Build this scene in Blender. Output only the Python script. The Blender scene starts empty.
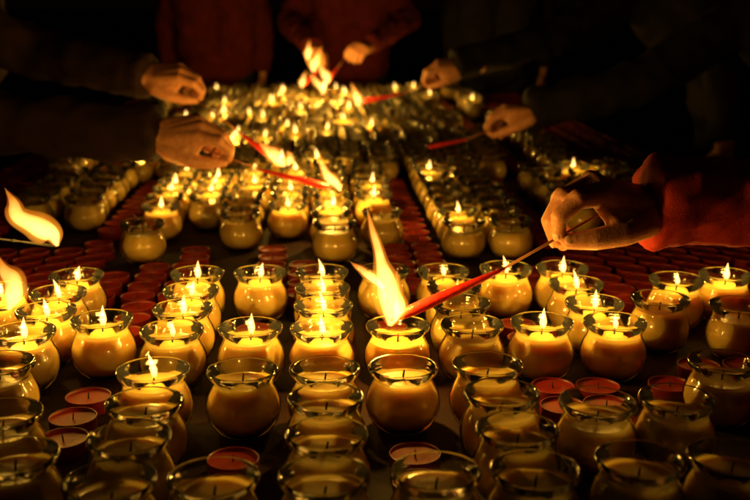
import bpy, bmesh, math, random
from mathutils import Vector, Matrix
random.seed(11)
scene = bpy.context.scene
YAW = 0.055
def L(u, d):
    return (u*0.9985 - YAW*d, YAW*u + 0.9985*d)

# ------------------------------------------------------------ materials
def newmat(name):
    m = bpy.data.materials.new(name); m.use_nodes = True
    nt = m.node_tree; nt.nodes.clear()
    out = nt.nodes.new('ShaderNodeOutputMaterial')
    return m, nt, out
def principled(name, col, rough=0.5, col2=None, nscale=30, bump=0.0, bscale=200, sss=0, sssr=(0.01,0.004,0.002), coat=0, sheen=0, objrand=0.0, spec=0.5, bdist=.002):
    m, nt, out = newmat(name)
    p = nt.nodes.new('ShaderNodeBsdfPrincipled')
    p.inputs['Roughness'].default_value = rough
    p.inputs['Specular IOR Level'].default_value = spec
    tc = nt.nodes.new('ShaderNodeTexCoord')
    src = None
    if col2 is not None:
        nz = nt.nodes.new('ShaderNodeTexNoise'); nz.inputs['Scale'].default_value = nscale; nz.inputs['Detail'].default_value = 5
        nt.links.new(tc.outputs['Object'], nz.inputs['Vector'])
        cr = nt.nodes.new('ShaderNodeValToRGB')
        cr.color_ramp.elements[0].position = .35; cr.color_ramp.elements[1].position = .68
        cr.color_ramp.elements[0].color = (*col, 1); cr.color_ramp.elements[1].color = (*col2, 1)
        nt.links.new(nz.outputs['Fac'], cr.inputs['Fac'])
        src = cr.outputs['Color']
    else:
        rgb = nt.nodes.new('ShaderNodeRGB'); rgb.outputs[0].default_value = (*col, 1); src = rgb.outputs[0]
    if objrand > 0:
        oi = nt.nodes.new('ShaderNodeObjectInfo')
        mr = nt.nodes.new('ShaderNodeMapRange'); mr.inputs['To Min'].default_value = 1-objrand; mr.inputs['To Max'].default_value = 1.0
        nt.links.new(oi.outputs['Random'], mr.inputs['Value'])
        hs = nt.nodes.new('ShaderNodeHueSaturation'); nt.links.new(src, hs.inputs['Color']); nt.links.new(mr.outputs[0], hs.inputs['Value'])
        src = hs.outputs[0]
    nt.links.new(src, p.inputs['Base Color'])
    if bump > 0:
        nb = nt.nodes.new('ShaderNodeTexNoise'); nb.inputs['Scale'].default_value = bscale; nb.inputs['Detail'].default_value = 4
        nt.links.new(tc.outputs['Object'], nb.inputs['Vector'])
        b = nt.nodes.new('ShaderNodeBump'); b.inputs['Strength'].default_value = bump; b.inputs['Distance'].default_value = bdist
        nt.links.new(nb.outputs['Fac'], b.inputs['Height']); nt.links.new(b.outputs[0], p.inputs['Normal'])
    if sss > 0:
        p.inputs['Subsurface Weight'].default_value = sss
        p.inputs['Subsurface Radius'].default_value = sssr
        p.inputs['Subsurface Scale'].default_value = 1.0
    p.inputs['Coat Weight'].default_value = coat
    p.inputs['Sheen Weight'].default_value = sheen
    nt.links.new(p.outputs[0], out.inputs[0])
    return m

def glass_mat():
    m, nt, out = newmat('jar_glass')
    tc = nt.nodes.new('ShaderNodeTexCoord')
    nz = nt.nodes.new('ShaderNodeTexNoise'); nz.inputs['Scale'].default_value = 60; nz.inputs['Detail'].default_value = 1
    nt.links.new(tc.outputs['Object'], nz.inputs['Vector'])
    b = nt.nodes.new('ShaderNodeBump'); b.inputs['Strength'].default_value = .45; b.inputs['Distance'].default_value = 0.002
    nt.links.new(nz.outputs['Fac'], b.inputs['Height'])
    fr = nt.nodes.new('ShaderNodeFresnel'); fr.inputs['IOR'].default_value = 1.5
    nt.links.new(b.outputs[0], fr.inputs['Normal'])
    g = nt.nodes.new('ShaderNodeBsdfGlossy'); g.inputs['Roughness'].default_value = .09; g.inputs['Color'].default_value = (1,1,1,1)
    nt.links.new(b.outputs[0], g.inputs['Normal'])
    t = nt.nodes.new('ShaderNodeBsdfTransparent'); t.inputs[0].default_value = (.985,.975,.93,1)
    mx = nt.nodes.new('ShaderNodeMixShader')
    nt.links.new(fr.outputs[0], mx.inputs[0]); nt.links.new(t.outputs[0], mx.inputs[1]); nt.links.new(g.outputs[0], mx.inputs[2])
    nt.links.new(mx.outputs[0], out.inputs[0])
    return m

def flame_mat(name, core, edge, s_core, s_edge, grad=False, topc=(1,.33,.03)):
    m, nt, out = newmat(name)
    lw = nt.nodes.new('ShaderNodeLayerWeight'); lw.inputs['Blend'].default_value = .5
    cr = nt.nodes.new('ShaderNodeValToRGB')
    e = cr.color_ramp.elements
    e[0].position = .1; e[0].color = (*core, 1)
    e[1].position = .8; e[1].color = (*edge, 1)
    nt.links.new(lw.outputs['Facing'], cr.inputs['Fac'])
    mr = nt.nodes.new('ShaderNodeMapRange'); mr.inputs['From Min'].default_value = 0.05; mr.inputs['From Max'].default_value = .95
    mr.inputs['To Min'].default_value = s_core; mr.inputs['To Max'].default_value = s_edge
    nt.links.new(lw.outputs['Facing'], mr.inputs['Value'])
    em = nt.nodes.new('ShaderNodeEmission')
    st = mr.outputs[0]; colsrc = cr.outputs[0]
    if grad:
        tc = nt.nodes.new('ShaderNodeTexCoord'); sx = nt.nodes.new('ShaderNodeSeparateXYZ')
        nt.links.new(tc.outputs['Generated'], sx.inputs[0])
        nz = nt.nodes.new('ShaderNodeTexNoise'); nz.inputs['Scale'].default_value = 50; nz.inputs['Detail'].default_value = 1
        nt.links.new(tc.outputs['Object'], nz.inputs['Vector'])
        ad = nt.nodes.new('ShaderNodeMath'); ad.operation = 'MULTIPLY_ADD'; ad.inputs[1].default_value = .4; 
        nt.links.new(nz.outputs['Fac'], ad.inputs[0]); nt.links.new(sx.outputs['Z'], ad.inputs[2])
        g = nt.nodes.new('ShaderNodeMapRange'); g.inputs['From Min'].default_value = .5; g.inputs['From Max'].default_value = 1.2
        g.inputs['To Min'].default_value = 1.0; g.inputs['To Max'].default_value = .10
        nt.links.new(ad.outputs[0], g.inputs['Value'])
        mu = nt.nodes.new('ShaderNodeMath'); mu.operation = 'MULTIPLY'
        nt.links.new(st, mu.inputs[0]); nt.links.new(g.outputs[0], mu.inputs[1]); st = mu.outputs[0]
        g2 = nt.nodes.new('ShaderNodeMapRange'); g2.inputs['From Min'].default_value = .5; g2.inputs['From Max'].default_value = 1.05
        nt.links.new(ad.outputs[0], g2.inputs['Value'])
        mc = nt.nodes.new('ShaderNodeMixRGB'); mc.inputs[2].default_value = (*topc,1)
        nt.links.new(g2.outputs[0], mc.inputs[0]); nt.links.new(colsrc, mc.inputs[1]); colsrc = mc.outputs[0]
    nt.links.new(colsrc, em.inputs['Color']); nt.links.new(st, em.inputs['Strength'])
    t = nt.nodes.new('ShaderNodeBsdfTransparent')
    a = nt.nodes.new('ShaderNodeAddShader')
    nt.links.new(em.outputs[0], a.inputs[0]); nt.links.new(t.outputs[0], a.inputs[1])
    nt.links.new(a.outputs[0], out.inputs[0])
    try: m.cycles.emission_sampling = 'NONE'
    except Exception: pass
    return m

M_GLASS = glass_mat()
M_WAX = principled('candle_wax', (.84,.61,.16), .30, (.91,.71,.24), 45, .3, 120, sss=.75, sssr=(.020,.013,.003), objrand=.3)
M_WICK = principled('wick', (.03,.02,.015), .9)
M_RED = principled('red_wax', (.27,.018,.009), .5, (.38,.032,.013), 25, .2, 150, sss=.3, sssr=(.006,.001,.0005), spec=.2)
M_REDCUP = principled('red_cup', (.20,.012,.009), .4, (.27,.02,.012), 25)
M_STICKRED = principled('stick_red_wax', (.62,.018,.014), .35, (.72,.035,.02), 60, .5, 200, sss=.3, sssr=(.005,.001,.0005))
M_BAMBOO = principled('bamboo', (.30,.10,.04), .6, (.4,.16,.06), 90)
M_CHAR = principled('charred_tip', (.01,.008,.007), .9)
M_CLOTH = principled('table_cloth', (.016,.005,.004), .8, (.030,.008,.005), 12, .5, 300, spec=.2)
M_GROUND = principled('paving', (.05,.045,.04), .85, (.08,.07,.06), 3, .5, 40)
M_SKIN = principled('skin', (.60,.25,.125), .45, (.72,.36,.20), 150, .6, 420, sss=.35, sssr=(.008,.003,.0015), bdist=.0012)
M_NAIL = principled('nail', (.80,.46,.34), .25)
M_HAIR = principled('hair', (.012,.01,.009), .5, (.02,.015,.012), 80, .8, 300)
M_FLAME = flame_mat('small_flame', (1,.58,.17), (1,.30,.02), 1.7, .45)
M_BIG = flame_mat('torch_flame', (1,.58,.15), (1,.36,.03), 1.25, .12, True)
M_HALO = flame_mat('torch_flame_outer', (1,.38,.03), (1,.26,.012), .5, .04, True, (1,.2,.008))
def cloth(name, c, c2): return principled(name, c, .85, c2, 18, .8, 700, spec=.2)
M_JACKRED = cloth('dark_red_jacket', (.07,.006,.005), (.11,.010,.007))
M_SLVRED = cloth('red_sleeve', (.36,.022,.015), (.46,.038,.024))
M_BLACK = cloth('black_coat', (.009,.007,.007), (.018,.013,.011))
M_BROWN = cloth('dark_coat', (.022,.010,.007), (.038,.017,.011))
M_TROU = cloth('trousers', (.015,.015,.02), (.025,.025,.03))
M_SHOE = principled('shoe', (.02,.017,.015), .5)

# ------------------------------------------------------------ mesh helpers
def lathe(profile, seg, mat):
    vs, fs, ms = [], [], []
    n = len(profile)
    for r, z in profile:
        for k in range(seg):
            a = 2*math.pi*k/seg
            vs.append((r*math.cos(a), r*math.sin(a), z))
    for i in range(n-1):
        for k in range(seg):
            k2 = (k+1) % seg
            fs.append((i*seg+k, i*seg+k2, (i+1)*seg+k2, (i+1)*seg+k)); ms.append(mat)
    return vs, fs, ms
def tube(path, radii, seg, mat, flat=1.0):
    vs, fs, ms = [], [], []
    pts = [Vector(p) for p in path]
    for i, p in enumerate(pts):
        a = pts[max(i-1,0)]; b = pts[min(i+1,len(pts)-1)]
        t = (b-a).normalized()
        ref = Vector((0,1,0)) if abs(t.y) < .9 else Vector((1,0,0))
        x = ref.cross(t).normalized(); y = t.cross(x).normalized()
        for k in range(seg):
            an = 2*math.pi*k/seg
            v = p + x*radii[i]*math.cos(an) + y*radii[i]*math.sin(an)*flat
            vs.append(tuple(v))
    for i in range(len(pts)-1):
        for k in range(seg):
            k2 = (k+1) % seg
            fs.append((i*seg+k, i*seg+k2, (i+1)*seg+k2, (i+1)*seg+k)); ms.append(mat)
    fs.append(tuple(range(seg-1,-1,-1))); ms.append(mat)
    b0 = (len(pts)-1)*seg
    fs.append(tuple(range(b0,b0+seg))); ms.append(mat)
    return vs, fs, ms
def combine(parts):
    V, F, Mi = [], [], []
    for vs, fs, ms in parts:
        o = len(V); V += vs; F += [tuple(i+o for i in f) for f in fs]; Mi += ms
    return V, F, Mi
def xform(part, loc, rot=0, s=1.0):
    c, sn = math.cos(rot), math.sin(rot)
    return ([((x*c-y*sn)*s+loc[0], (x*sn+y*c)*s+loc[1], z*s+loc[2]) for x,y,z in part[0]], part[1], part[2])
def mkmesh(name, part, mats, smooth=True):
    me = bpy.data.meshes.new(name)
    me.from_pydata(part[0], [], part[1])
    for m in mats: me.materials.append(m)
    me.polygons.foreach_set('material_index', part[2])
    me.polygons.foreach_set('use_smooth', [smooth]*len(part[2]))
    me.update()
    return me
def mkobj(name, me, loc=(0,0,0), rot=0, parent=None):
    o = bpy.data.objects.new(name, me)
    o.location = loc; o.rotation_euler = (0,0,rot)
    scene.collection.objects.link(o)
    if parent: o.parent = parent
    return o
def catmull(pts, n):
    pts = [Vector(p) for p in pts]
    out = []
    ext = [2*pts[0]-pts[1]] + pts + [2*pts[-1]-pts[-2]]
    for i in range(1, len(ext)-2):
        p0,p1,p2,p3 = ext[i-1:i+3]
        for k in range(n):
            t = k/n
            out.append(.5*((2*p1)+(p2-p0)*t+(2*p0-5*p1+4*p2-p3)*t*t+(-p0+3*p1-3*p2+p3)*t**3))
    out.append(pts[-1])
    return out
def flame_part(path, rad, mat=0, n=6, seg=14, flat=.8, wob=0, rs=1.0):
    P = catmull(path, n)
    R3 = catmull([(r,0,0) for r in rad], n)
    R = [max(v.x*rs, .00015) for v in R3]
    if wob:
        ph = random.uniform(0,6); m = len(P)
        P = [p + Vector((math.sin(i/m*9+ph)+.5*math.sin(i/m*19+ph),0,0))*wob*min(1,i/m*3) for i,p in enumerate(P)]
        R = [r*(1+.10*math.sin(i/m*14+ph*2)) for i,r in enumerate(R)]
    return tube(P, R, seg, mat, flat)

# ------------------------------------------------------------ candle jar
OUT = [(.0005,.0),(.021,.0),(.0265,.0015),(.0330,.0075),(.0380,.0165),(.0402,.026),(.0399,.035),(.0374,.0435),(.0337,.0505),(.0318,.0555),(.0322,.0588),(.0346,.0622),(.0368,.0650),(.0378,.0682),(.0373,.0706),(.0358,.0715),(.0343,.0702),(.0332,.067),(.0314,.062),(.0306,.057)]
SIDE = [(.0005,.0035),(.020,.0035),(.0252,.005),(.0312,.0095),(.0360,.0175),(.0382,.0262),(.0380,.0347),(.0355,.0428),(.0320,.0495),(.0301,.0535)]
def waxprof(top):
    p = [s for s in SIDE if s[1] < top-.002]
    lr = p[-1]; nx = next((s for s in SIDE if s[1] > lr[1]), (.0296,.058))
    t = (top-lr[1])/max(nx[1]-lr[1],.001); t = min(max(t,0),1)
    r = lr[0]+(nx[0]-lr[0])*t
    return p + [(r-.0003,top),(r-.003,top-.0008),(.018,top-.0014),(.008,top-.0016),(.0005,top-.0014)]
def jar_part(seg, top=.055):
    wick = tube([(0,0,top-.002),(.0004,0,top+.004),(.0014,.0003,top+.0092)], [.0011,.0011,.0009], 6, 2)
    return combine([lathe(OUT, seg, 0), lathe(waxprof(top), seg, 1), wick])
def jar_flame(lean, h, w):
    return flame_part([(.001,0,.0605),(.0012,0,.064),(.0015+lean*.15,0,.0605+h*.35),(.001+lean*.5,.0005,.0605+h*.7),(.001+lean,.0005,.0605+h)],
                      [.0012,w*.75,w,w*.55,.0002], 3, 5, 12, .9)
JMATS = [M_GLASS, M_WAX, M_WICK, M_FLAME]
ME_UNLIT = [mkmesh('candle_jar_unlit', jar_part(48, t), JMATS) for t in (.055,.0525,.0565,.050)]
ME_LIT = [mkmesh('candle_jar_lit', combine([jar_part(48), jar_flame(l,h,w)]), JMATS)
          for l,h,w in [(.001,.026,.0046),(-.003,.024,.0042),(.004,.022,.0045),(-.006,.027,.0040),(-.001,.018,.0038)]]
LIGHTC = (1.0,.51,.065)
def plight(name, loc, power, parent=None, r=.006):
    l = bpy.data.lights.new(name, 'POINT'); l.energy = power; l.color = LIGHTC; l.shadow_soft_size = r
    o = bpy.data.objects.new(name, l); o.location = loc
    scene.collection.objects.link(o)
    if parent: o.parent = parent
    return o
PW = .14
def jar(u, d, lit=0):
    x, y = L(u + random.uniform(-.0035,.0035), d + random.uniform(-.001,.001))
    me = ME_LIT[(lit-1) % len(ME_LIT)] if lit else random.choice(ME_UNLIT)
    o = mkobj('glass_candle_jar', me, (x,y,0), random.uniform(-.5,.5))
    o.scale = (random.uniform(.985,1.006),)*2 + (random.uniform(.975,1.02),)
    if lit: plight('flame_light', (0.001,0,.074), PW*random.uniform(.7,1.3), o, .004)
    return o

C = .0875
J = []
for d in (.745,.826,.907,.988): J.append((0,d,0))
for d in (.745,.826,.907): J.append((-2*C,d,0)); J.append((2*C,d,0))
J.append((-2*C,.990,4)); J.append((2*C,.988,0))
for s in (-1,1): J.append((s*C,.745,0)); J.append((s*C,.988,0))
J += [(-.262,.792,0),(-.345,.80,0),(-.302,.885,0),(.262,.885,0),(.345,.885,0),(.262,.76,0),(.345,.76,0),(.430,.985,0),(.43,.80,0),(-.345,1.02,0)]
rows = (1.125,1.207,1.289,1.372)
lit0 = [2,4,2,4]
for i,d in enumerate(rows):
    J.append((0,d,lit0[i])); J.append((-2*C,d,(5,1,3,1)[i])); J.append((2*C,d,(0,0,0,5)[i]))
J += [(-C,1.125,1),(-C,1.372,3),(C,1.125,0),(C,1.372,0)]
J += [(-.262,1.165,1),(-.345,1.125,1),(-.345,1.207,2),(-.345,1.289,4),(-.345,1.372,3),(-.43,1.165,0),(-.43,1.30,2)]
J += [(.262,1.125,1),(.262,1.372,4),(.348,1.125,5),(.348,1.207,1),(.348,1.289,4),(.348,1.372,1),(.436,1.215,0),(.485,1.30,5),(.525,1.18,0),(.57,1.33,1)]
T3 = [(.250,1.705,0),(.336,1.70,0),(-.307,1.705,0),(.020,1.69,0)]
for u,d,l in J + T3: jar(u,d,l)
for j,d in enumerate([1.79+.083*i for i in range(8)]):
    for u in (-.565,-.47,-.307,-.225,-.146,.020,.108,.250,.336,.505,.59,.68):
        if random.random() < .05 and u != .02: continue
        if u in (-.565,-.47,) and j < 2: continue
        if u == -.225 and j < 2: continue
        if u in (.505,.59,.68) and j < 1: continue
        lit = random.choice([1,2,3,4,5]) if random.random() < (.33 if abs(u) < .32 else .07) else 0
        if (u == .250 and j == 6) or (u == .108 and j in (2,4)): lit = 1
        jar(u + random.uniform(-.004,.004), d + random.uniform(-.001,.001), lit)
    if j > 0: jar(-.060, d, random.choice([0,0,2]))

# ------------------------------------------------------------ tealights
TL_UP = [(.0005,.0),(.0235,.0),(.0245,.001),(.0250,.0155),(.0252,.0165),(.0243,.0165),(.0238,.0140)]
TL_WX = [(.0238,.0140),(.020,.0132),(.010,.0128),(.0005,.013)]
TP = combine([lathe(TL_UP, 20, 0), lathe(TL_WX, 20, 1), tube([(0,0,.0125),(.0008,0,.020)],[.0009,.0007],5,2)])
parts = []
occupied = [(u,d) for u,d,l in J + T3]
def tl(u,d):
    for a,b in occupied:
        if (a-u)**2+(b-d)**2 < .066**2: return
    if random.random() < .03: return
    x,y = L(u+random.uniform(-.003,.003), d+random.uniform(-.0025,.0025))
    parts.append(xform(TP,(x,y,0),random.uniform(0,6)))
d = .72
while d < 1.42:
    for u in (-.5,-.445,-.39,-.31,-.262,-C,C,.262,.31,.40,.455,.51,.57,.63): tl(u,d)
    d += .056
d = 1.447
while d < 1.74:
    for u in (-.72,-.665,-.61,-.555,-.50,-.445,-.39,-.275,-.22,-.085,-.030,.130,.185,.395,.45,.505,.56,.615,.67,.725,.78): tl(u,d)
    if d < 1.6: 
        for u in (-.335,.285,.340): tl(u,d)
    d += .056
while d < 2.44:
    for u in (-.80,-.745,-.69,-.635,-.40,.178,.42,.75,.81,.865): tl(u,d)
    d += .056
while d < 4.7:
    for u in (-.80,-.745,-.69,-.55,.52,.72,.775,.83,.9): tl(u,d)
    d += .056
mkobj('red_tealight_candles', mkmesh('red_tealight_candles', combine(parts), [M_REDCUP, M_RED, M_WICK]))

# ------------------------------------------------------------ distant mass of jars
JP = jar_part(20)
fl = [jar_flame(l,h,w) for l,h,w in [(.001,.026,.0046),(-.004,.028,.005),(.004,.024,.0045)]]
parts = []
far_lights = []
for i in range(27):
    d = 2.46 + .084*i
    off = (i//4 % 2)*.03
    for u in (-.63,-.45,-.363,-.275,-.188,-.10,-.012,.075,.163,.25,.337,.425,.60):
        if random.random() < (.05 if i < 12 else .12): continue
        x,y = L(u+off+random.uniform(-.004,.004), d+random.uniform(-.003,.003))
        parts.append(xform(JP,(x,y,0),random.uniform(0,6), random.uniform(.97,1.01)))
        pr = .14
        if d > 3.1 and -.42 < u < .3: pr = .25
        if u > .2: pr = .05
        if random.random() < pr:
            parts.append(xform(random.choice(fl),(x,y,0),0))
            far_lights.append((x,y,.074))
far = mkobj('glass_candle_jars', mkmesh('glass_candle_jars', combine(parts), JMATS))
for p in far_lights: plight('flame_light', p, PW*1.9, far, .005)

# ------------------------------------------------------------ table, ground
bm = bmesh.new()
u0,u1,d0,d1 = -.86,1.0,.30,4.85
cx,cy = L((u0+u1)/2,(d0+d1)/2)
r = bmesh.ops.create_cube(bm, size=1)
bmesh.ops.transform(bm, matrix=Matrix.Translation((cx,cy,-.02)) @ Matrix.Rotation(YAW,4,'Z') @ Matrix.Diagonal((u1-u0, d1-d0, .04, 1)), verts=r['verts'])
cor = [L(u0-.004,d0-.004), L(u1+.004,d0-.004), L(u1+.004,d1+.004), L(u0-.004,d1+.004)]
for i in range(4):
    a = Vector((*cor[i],0)); b = Vector((*cor[(i+1)%4],0)); n = int((b-a).length/.03)
    nr = Vector(((b-a).y, -(b-a).x, 0)).normalized()
    prev = None
    for k in range(n+1):
        p = a.lerp(b, k/n); w = math.sin(k*1.1)*.012+math.sin(k*.37)*.01
        if k in (0,n): w = 0
        t = bm.verts.new(p+Vector((0,0,-.001))); m_ = bm.verts.new(p+nr*(.012+w*.5)+Vector((0,0,-.2))); lo = bm.verts.new(p+nr*(.03+w)+Vector((0,0,-.70)))
        if prev: bm.faces.new((prev[0],t,m_,prev[1])); bm.faces.new((prev[1],m_,lo,prev[2]))
        prev = (t,m_,lo)
me = bpy.data.meshes.new('offering_table'); bm.to_mesh(me); bm.free(); me.materials.append(M_CLOTH)
mkobj('offering_table', me)
bm = bmesh.new()
bmesh.ops.create_grid(bm, x_segments=2, y_segments=2, size=150)
me = bpy.data.meshes.new('ground'); bm.to_mesh(me); bm.free(); me.materials.append(M_GROUND)
mkobj('ground', me, (0,0,-.75))

# ------------------------------------------------------------ bodies via unioned capsules
def sph(bm, c, r, sc=(1,1,1), rot=None, seg=16):
    q = bmesh.ops.create_uvsphere(bm, u_segments=seg, v_segments=seg//2+2, radius=r)
    M = Matrix.Translation(c) @ (rot.to_4x4() if rot else Matrix.Identity(4)) @ Matrix.Diagonal((*sc,1))
    bmesh.ops.transform(bm, matrix=M, verts=q['verts'])
def cap(bm, a, b, r0, r1, seg=16, endball=True):
    a, b = Vector(a), Vector(b)
    sph(bm, a, r0, seg=seg)
    if endball: sph(bm, b, r1, seg=seg)
    d = b-a
    if d.length < 1e-5: return
    q = bmesh.ops.create_cone(bm, cap_ends=True, segments=seg, radius1=r0, radius2=r1, depth=d.length)
    M = Matrix.Translation((a+b)/2) @ d.to_track_quat('Z','Y').to_matrix().to_4x4()
    bmesh.ops.transform(bm, matrix=M, verts=q['verts'])
def finish(bm, name, mat, voxel, parent, smooth=4, disp=0, dscale=.1):
    me = bpy.data.meshes.new(name); bm.to_mesh(me); bm.free(); me.materials.append(mat)
    o = mkobj(name, me, parent=parent)
    r = o.modifiers.new('r','REMESH'); r.mode = 'VOXEL'; r.voxel_size = voxel; r.use_smooth_shade = True
    s = o.modifiers.new('s','SMOOTH'); s.iterations = smooth; s.factor = .5
    if disp:
        t = bpy.data.textures.new('folds','CLOUDS'); t.noise_scale = dscale; t.noise_depth = 3
        dm = o.modifiers.new('d','DISPLACE'); dm.texture = t; dm.strength = disp; dm.mid_level = .5; dm.texture_coords = 'LOCAL'
    return o

FING = {
 'index': [(.030,.014,.0),(.088,.024,.004),(.122,.031,-.006),(.139,.036,-.027),(.133,.038,-.046)],
 'middle':[(.030,.004,.0),(.092,.004,.007),(.128,.011,-.013),(.136,.016,-.040),(.122,.021,-.060)],
 'ring':  [(.030,-.008,.0),(.086,-.016,.003),(.118,-.009,-.022),(.120,-.002,-.050),(.102,.006,-.068)],
 'pinky': [(.028,-.018,-.002),(.077,-.034,-.004),(.103,-.027,-.026),(.102,-.019,-.052),(.085,-.010,-.066)],
 'thumb': [(.012,.018,-.004),(.030,.034,-.014),(.062,.048,-.027),(.094,.048,-.040),(.121,.043,-.050)]}
FR = {'index':[.013,.0130,.0106,.0096,.0078],'middle':[.013,.0132,.0108,.0098,.0080],'ring':[.013,.0124,.0102,.0092,.0075],
      'pinky':[.012,.0112,.0088,.0080,.0067],'thumb':[.014,.0175,.0140,.0122,.0090]}
def frame(fwd, up, right):
    fwd = Vector(fwd).normalized(); up = Vector(up); up = (up - fwd*up.dot(fwd)).normalized()
    return fwd, up, (up.cross(fwd) if right else fwd.cross(up))
def wrist_of(h):
    fwd, up, side = frame(h['fwd'], h['up'], h.get('right',True)); s = h.get('scale',1.0)
    return Vector(h['pinch']) - (fwd*.131 + side*.041 - up*.051)*s, fwd
def hand(parent, pinch=None, fwd=(1,0,0), up=(0,0,1), right=True, voxel=.0026, scale=1.0, nails=False, fore=.05, wrist=None):
    if wrist is None: wrist, _ = wrist_of(dict(pinch=pinch, fwd=fwd, up=up, right=right, scale=scale))
    else: wrist = Vector(wrist)
    fwd, up, side = frame(fwd, up, right)
    def W(p): return wrist + fwd*p[0]*scale + side*p[1]*scale + up*p[2]*scale
    bm = bmesh.new()
    for k, ch in FING.items():
        r = FR[k]
        for i in range(4): cap(bm, W(ch[i]), W(ch[i+1]), r[i]*scale, r[i+1]*scale, 14)
        if k != 'thumb':
            sph(bm, W((ch[1][0],ch[1][1],ch[1][2]+.0025)), .0122*scale if k != 'pinky' else .0102*scale)
            sph(bm, W((ch[2][0]+.001,ch[2][1],ch[2][2]+.0015)), FR[k][2]*1.04*scale)
    for y in (.016,.004,-.008,-.018):
        cap(bm, W((.012,y,-.003)), W((.080,y*1.45,-.003)), .0160*scale, .0140*scale)
    cap(bm, W((.018,.022,-.012)), W((.066,.030,-.016)), .016*scale, .013*scale)
    cap(bm, W((.045,.038,-.018)), W((.086,.024,-.006)), .013*scale, .010*scale)
    cap(bm, W((.062,.044,-.026)), W((.090,.028,-.008)), .010*scale, .008*scale)
    cap(bm, W((.015,-.018,-.010)), W((.065,-.028,-.013)), .015*scale, .012*scale)
    for y in (-.012,0,.012):
        cap(bm, W((.012,y,-.002)), W((-fore,y*1.1,.0)), .0185*scale, .021*scale)
    o = finish(bm, 'hand', M_SKIN, voxel, parent, 4)
    if nails:
        for k in ('index','thumb','middle'):
            ch = FING[k]; a = W(ch[3]); b = W(ch[4]); dr = (b-a).normalized()
            outw = {'index':fwd*.8+side*.5,'middle':fwd,'thumb':side*.75+up*.65}[k]
            outw = (outw - dr*outw.dot(dr)).normalized()
            xx = dr.cross(outw).normalized()
            Rm = Matrix((dr, xx, outw)).transposed()
            bm2 = bmesh.new(); sph(bm2, b + outw*FR[k][4]*.80*scale + dr*.0005, .001, (6.2,4.8 if k!='thumb' else 6.0,1.7), Rm)
            me = bpy.data.meshes.new('nail'); bm2.to_mesh(me); bm2.free(); me.materials.append(M_NAIL)
            for p in me.polygons: p.use_smooth = True
            mkobj(k+'_nail', me, parent=parent)
    return wrist

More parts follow.
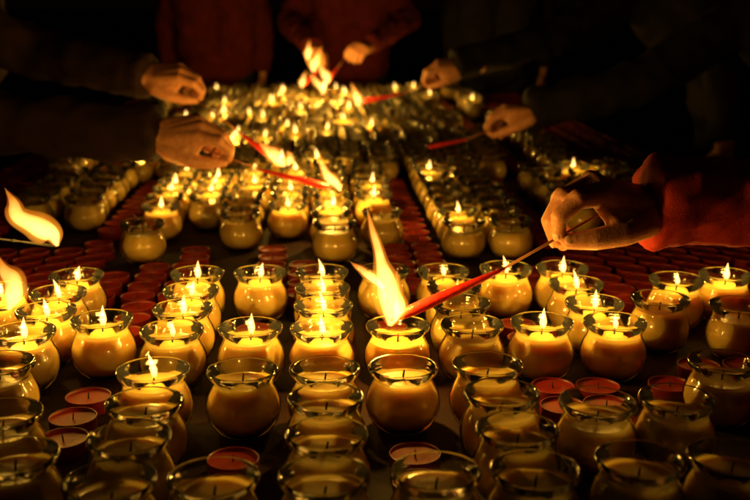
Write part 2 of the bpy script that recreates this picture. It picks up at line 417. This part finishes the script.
def person(name, pelvis, chest, face, jacket, arms, hand_specs, voxel=.014, girth=1.0, cuff=.045, cin=.0):
    """arms: (side, elbow, index of the hand it carries); elbow None = hanging arm"""
    root = bpy.data.objects.new(name, None); scene.collection.objects.link(root)
    pelvis, chest, face = Vector(pelvis), Vector(chest), Vector(face).normalized()
    perp = Vector((0,0,1)).cross(face)
    bm = bmesh.new()
    for s in (-1,1):
        cap(bm, pelvis+perp*s*.085, chest-Vector((0,0,.10))+perp*s*.09, .115*girth, .125*girth)
        cap(bm, pelvis.lerp(chest,.5)+perp*s*.075, chest+perp*s*.12-Vector((0,0,.02)), .12*girth, .085*girth)
    cap(bm, chest-Vector((0,0,.02)), chest+Vector((0,0,.085))+face*.015, .10, .068)
    cap(bm, pelvis-Vector((0,0,.07))+perp*.05, pelvis-Vector((0,0,.07))-perp*.05, .14*girth, .14*girth)
    for sgn, elbow, hi in arms:
        sh = chest + perp*sgn*.175
        if elbow is None:
            elbow = sh + perp*sgn*.06 - face*.09 + Vector((0,0,-.27))
            wrist = elbow - face*.03 + Vector((0,0,-.22))
            hand_specs.append(dict(wrist=wrist+Vector((0,0,-.03)), fwd=(0,0,-1), up=perp*sgn, right=(sgn<0), voxel=.005))
        else:
            w, f = wrist_of(hand_specs[hi]); e = Vector(elbow)
            wrist = w + f*cin
        elbow, wrist = Vector(elbow), Vector(wrist)
        cap(bm, sh, elbow, .075, .062); cap(bm, elbow, wrist, .062, cuff, endball=False)
        dr = (wrist-elbow).normalized()
        q = bmesh.ops.create_cone(bm, cap_ends=True, segments=20, radius1=cuff*1.06, radius2=cuff*1.10, depth=.03)
        bmesh.ops.transform(bm, matrix=Matrix.Translation(wrist-dr*.012) @ dr.to_track_quat('Z','Y').to_matrix().to_4x4(), verts=q['verts'])
    finish(bm, 'jacket', jacket, voxel, root, 4, .028, .06)
    bm = bmesh.new()
    for s in (-1,1):
        hip = Vector((pelvis.x,pelvis.y,pelvis.z-.05))+perp*s*.09
        foot = Vector((pelvis.x,pelvis.y,-.66))+perp*s*.11
        knee = hip.lerp(foot,.5)+face*.03
        cap(bm, hip, knee, .095, .065); cap(bm, knee, foot, .065, .05)
    finish(bm, 'trousers', M_TROU, .016, root, 4, .015, .1)
    bm = bmesh.new()
    for s in (-1,1):
        f = Vector((pelvis.x,pelvis.y,-.705))+perp*s*.11
        cap(bm, f-face*.04, f+face*.15, .042, .036)
    finish(bm, 'shoes', M_SHOE, .01, root, 3)
    nb = chest+Vector((0,0,.09))+face*.02
    hc = nb+Vector((0,0,.15))+face*.035
    up = Vector((0,0,1)); R = Matrix((perp, face, up)).transposed()
    bm = bmesh.new()
    cap(bm, nb-up*.03, hc-up*.05, .055, .052)
    sph(bm, hc+up*.02, .1, (.76,.93,1.0), R, 24)
    sph(bm, hc-up*.045+face*.025, .07, (.82,.85,.95), R, 20)
    sph(bm, hc-up*.092+face*.055, .024, (1.2,1,.8), R)
    cap(bm, hc+up*.012+face*.088, hc-up*.028+face*.106, .008, .013)
    for s in (-1,1):
        sph(bm, hc+perp*s*.078-up*.01, .028, (.35,.7,1.1), R)
        sph(bm, hc+perp*s*.034+up*.018+face*.082, .016, (1.3,.5,.5), R)
    sph(bm, hc-up*.055+face*.088, .018, (1.5,.5,.45), R)
    finish(bm, 'head', M_SKIN, .005, root, 3)
    bm = bmesh.new()
    sph(bm, hc+up*.045-face*.018, .1, (.82,.98,.92), R, 24)
    sph(bm, hc+up*.0-face*.045, .085, (.86,.75,1.05), R, 24)
    finish(bm, 'hair', M_HAIR, .006, root, 2, .012, .02)
    for s in (-1,1):
        bm = bmesh.new(); sph(bm, hc+perp*s*.033+up*.006+face*.083, .0105, seg=12)
        me = bpy.data.meshes.new('eye'); bm.to_mesh(me); bm.free(); me.materials.append(M_HAIR); mkobj('eye', me, parent=root)
    for hs in hand_specs: hand(root, **hs)
    return root

def stick(name, back, a, tip, rmax=.008, thin=.0018, mats=None):
    back,a,tip = map(Vector,(back,a,tip))
    p = [tube([back, a.lerp(tip,.05)],[thin,thin],8,0)]
    ts = (0,.06,.18,.34,.5,.66,.8,.9,.955)
    rr = (thin*1.05,thin*1.6,rmax*.55,rmax*.72,rmax*.85,rmax*.98,rmax,rmax*.78,rmax*.5)
    pts = [a.lerp(tip,t) for t in ts]
    p.append(tube(pts, rr, 14, 1))
    p.append(tube([a.lerp(tip,.94), a.lerp(tip,.97), tip],[rmax*.52,rmax*.42,rmax*.2],8,2))
    return mkobj(name, mkmesh(name, combine(p), mats or [M_BAMBOO, M_STICKRED, M_CHAR]))

def torch(parent, flames, lights):
    for pth, rad in flames:
        st = random.getstate()
        mkobj('flame', mkmesh('flame', flame_part(pth, rad, 0, 9, 20, .7, .0008, .72), [M_BIG]), parent=parent)
        random.setstate(st)
        mkobj('flame_outer', mkmesh('flame_outer', flame_part(pth, rad, 0, 9, 20, .75, .0010, 1.12), [M_HALO]), parent=parent)
    for loc, p, r in lights: plight('flame_light', loc, p, parent, r)

# ---- right foreground person
pinch = (.219,1.153,.167)
person('person_lighting_candle', (1.20,1.24,.18), (1.02,1.24,.44), (-1,.02,0), M_SLVRED,
       [(-1,(.64,1.26,.195),0), (1,None,None)],
       [dict(pinch=pinch, fwd=(-1,-.34,.27), up=(.0,-.22,1), right=True, voxel=.0022, nails=True, fore=.05, scale=1.10)], voxel=.008, cuff=.055, cin=.014)
st = stick('red_taper_candle', (.268,1.175,.193), (.152,1.130,.138), (.018,1.090,.088), rmax=.0070, thin=.0017)
bx,by,bz = .014,1.086,.088
torch(st, [
  ([(bx+.003,by,bz-.006),(bx+.005,by,bz+.010),(bx+.001,by,bz+.030),(bx-.001,by,bz+.050),(bx-.008,by,bz+.072),(bx-.015,by,bz+.098),(bx-.024,by,bz+.135)], [.003,.0150,.0170,.0135,.0085,.0050,.0003]),
  ([(bx-.004,by+.002,bz+.038),(bx-.018,by+.002,bz+.052),(bx-.030,by+.002,bz+.060),(bx-.042,by+.002,bz+.070)], [.004,.0065,.0048,.0003]),
  ([(bx+.008,by-.002,bz+.000),(bx+.013,by-.002,bz+.014),(bx+.012,by-.002,bz+.034),(bx+.010,by-.002,bz+.060)], [.002,.009,.006,.0003]),
 ], [((bx,by,bz+.03),1.0,.007), ((bx-.004,by-.004,bz+.068),1.2,.005)])

# ---- left person reaching
p1 = (-.279,1.884,.1445)
person('person_in_dark_coat', (-1.20,1.80,.16), (-1.00,1.86,.42), (1,.05,0), M_BROWN,
       [(-1,(-.72,1.92,.215),0), (1,None,None)],
       [dict(pinch=p1, fwd=(1,-.03,.12), up=(0,-.8,1), right=False, voxel=.003, fore=.05, scale=1.03)], cuff=.055, voxel=.012, cin=.012)
st = stick('red_taper_candle', (-.36,1.895,.180), (-.22,1.878,.131), (-.078,1.87,.096), rmax=.0065)
bx,by,bz = -.078,1.868,.096
torch(st, [([(bx+.012,by,bz-.004),(bx+.006,by,bz+.008),(bx-.010,by,bz+.024),(bx-.022,by,bz+.044),(bx-.028,by,bz+.072)],[.003,.0095,.011,.007,.0003])],
      [((bx-.008,by,bz+.03),1.2,.007)])

# ---- second left person
p2 = (-.42,2.415,.21)
person('person_in_dark_coat', (-1.22,2.55,.18), (-1.06,2.55,.44), (1,-.02,0), M_BROWN,
       [(-1,(-.84,2.50,.315),0), (1,None,None)],
       [dict(pinch=p2, fwd=(1,-.05,.05), up=(0,-.8,1), right=False, voxel=.0035, fore=.05)], cuff=.054, cin=.012)
st = stick('red_taper_candle', (-.47,2.46,.235), (-.31,2.28,.150), (-.225,2.185,.105), rmax=.0070)
bx,by,bz = -.222,2.18,.100
torch(st, [([(bx+.024,by,bz-.012),(bx+.016,by,bz-.002),(bx+.002,by,bz+.012),(bx-.014,by,bz+.026),(bx-.034,by,bz+.044)],[.004,.015,.020,.012,.0003]),
           ([(bx+.030,by,bz-.010),(bx+.036,by,bz+.006),(bx+.028,by,bz+.024)],[.003,.010,.0003])],
      [((bx,by,bz+.02),1.2,.008)])

# ---- right mid person in black
p3 = (.30,2.60,.10)
person('person_in_black_coat', (1.28,2.65,.18), (1.10,2.65,.46), (-1,0,0), M_BLACK,
       [(-1,(.70,2.66,.23),0), (1,None,None)],
       [dict(pinch=p3, fwd=(-1,.10,-.05), up=(0,-.2,1), right=True, voxel=.0035, fore=.05)], cuff=.054, cin=.030)
stick('red_taper_candle', (.34,2.61,.13), (.24,2.57,.095), (.13,2.52,.080), rmax=.006)
# ---- right far person
p4 = (.17,3.33,.165)
person('person_in_black_coat', (1.22,3.42,.18), (1.0,3.42,.50), (-1,0,0), M_BLACK,
       [(-1,(.60,3.42,.32),0), (1,None,None)],
       [dict(pinch=p4, fwd=(-1,-.02,-.05), up=(0,-.5,1), right=True, voxel=.004, fore=.05)], cuff=.054, cin=.034)
st = stick('red_taper_candle', (.24,3.36,.19), (.09,3.32,.145), (-.055,3.30,.115), rmax=.008)
bx,by,bz = -.06,3.30,.112
torch(st, [([(bx+.006,by,bz-.006),(bx+.004,by,bz+.014),(bx-.006,by,bz+.038),(bx-.018,by,bz+.070)],[.004,.016,.012,.0003])], [((bx,by,bz+.03),1.2,.010)])

# ---- far end
person('person_in_red_jacket', (-.12,5.12,.20), (-.12,5.02,.60), (0,-1,0), M_JACKRED,
       [(1,(.16,4.80,.36),0), (-1,(-.40,4.80,.34),1)],
       [dict(pinch=(-.13,4.42,.20), fwd=(-.5,-1,-.1), up=(0,-.6,1), right=False, voxel=.005),
        dict(pinch=(-.22,4.36,.17), fwd=(.1,-1,-.15), up=(0,0,1), right=True, voxel=.005)])
person('person_in_red_jacket', (-.80,5.15,.20), (-.80,5.08,.58), (.1,-1,0), M_JACKRED,
       [(1,None,None), (-1,None,None)], [])
person('person_in_black_coat', (.62,5.18,.20), (.62,5.12,.60), (-.1,-1,0), M_BLACK,
       [(1,None,None), (-1,None,None)], [])
def fartorch(back, tip, s, pw, lean=-.3):
    b = Vector(back); t = Vector(tip)
    st = stick('red_taper_candle', b, b.lerp(t,.45), t, rmax=.008, thin=.003)
    x,y,z = t
    torch(st, [([(x,y,z-.006),(x,y,z+.2*s),(x+lean*.4*s,y,z+.5*s),(x+lean*s,y,z+s)],[.004,.21*s,.17*s,.0003])], [((x,y,z+.3*s),pw,.010)])
fartorch((-.13,4.46,.20),(-.19,4.02,.125),.090,1.8,-.5)
fartorch((-.22,4.42,.17),(-.245,4.05,.17),.095,1.8,.35)
fartorch((-.26,4.40,.20),(-.27,4.10,.215),.075,1.2,.1)
fartorch((-.20,4.42,.18),(-.30,4.15,.10),.065,1.2,.3)
fartorch((-.20,4.40,.18),(-.20,3.85,.10),.080,1.4,-.7)

# ---- near-left person whose two tapers burn at the left edge
def nearflame(pts, rad, back, light):
    t = Vector(pts[0]); b = Vector(back)
    st = stick('taper_candle', b, b.lerp(t,.75), t, rmax=.0018, thin=.0012, mats=[M_CHAR,M_CHAR,M_CHAR])
    torch(st, [(pts, rad)], [(light,.5,.007)])
person('person_beside_table', (-1.26,1.15,.18), (-1.05,1.12,.46), (1,0,0), M_BROWN,
       [(-1,(-.88,.98,.20),1), (1,(-.92,1.28,.22),0)],
       [dict(pinch=(-.60,1.22,.165), fwd=(1,0,-.1), up=(0,0,1), right=False, voxel=.004),
        dict(pinch=(-.59,1.10,.085), fwd=(1,.1,-.1), up=(0,0,1), right=True, voxel=.004)])
nearflame([(-.412,1.26,.133),(-.418,1.26,.148),(-.438,1.26,.160),(-.458,1.26,.172),(-.464,1.26,.190),(-.474,1.26,.210)],[.003,.014,.018,.014,.008,.0003],(-.64,1.23,.172),(-.445,1.24,.165))
nearflame([(-.472,1.23,.056),(-.464,1.23,.072),(-.462,1.23,.092),(-.472,1.23,.108),(-.480,1.23,.132)],[.003,.014,.017,.010,.0003],(-.64,1.12,.085),(-.470,1.22,.095))

# ------------------------------------------------------------ world, camera
w = bpy.data.worlds.new('World'); scene.world = w; w.use_nodes = True
bg = w.node_tree.nodes['Background']; bg.inputs[0].default_value = (.9,.45,.25,1); bg.inputs[1].default_value = .0012
cam = bpy.data.cameras.new('camera'); co = bpy.data.objects.new('camera', cam); scene.collection.objects.link(co)
co.location = (0,0,.443); co.rotation_euler = (math.radians(75.96),0,0)
cam.lens = 48; cam.sensor_width = 36; cam.clip_start = .02; cam.clip_end = 500
cam.dof.use_dof = True; cam.dof.focus_distance = 1.15; cam.dof.aperture_fstop = 5.6
scene.camera = co
scene.view_settings.view_transform = 'Standard'
scene.view_settings.look = 'None'
scene.view_settings.exposure = 0
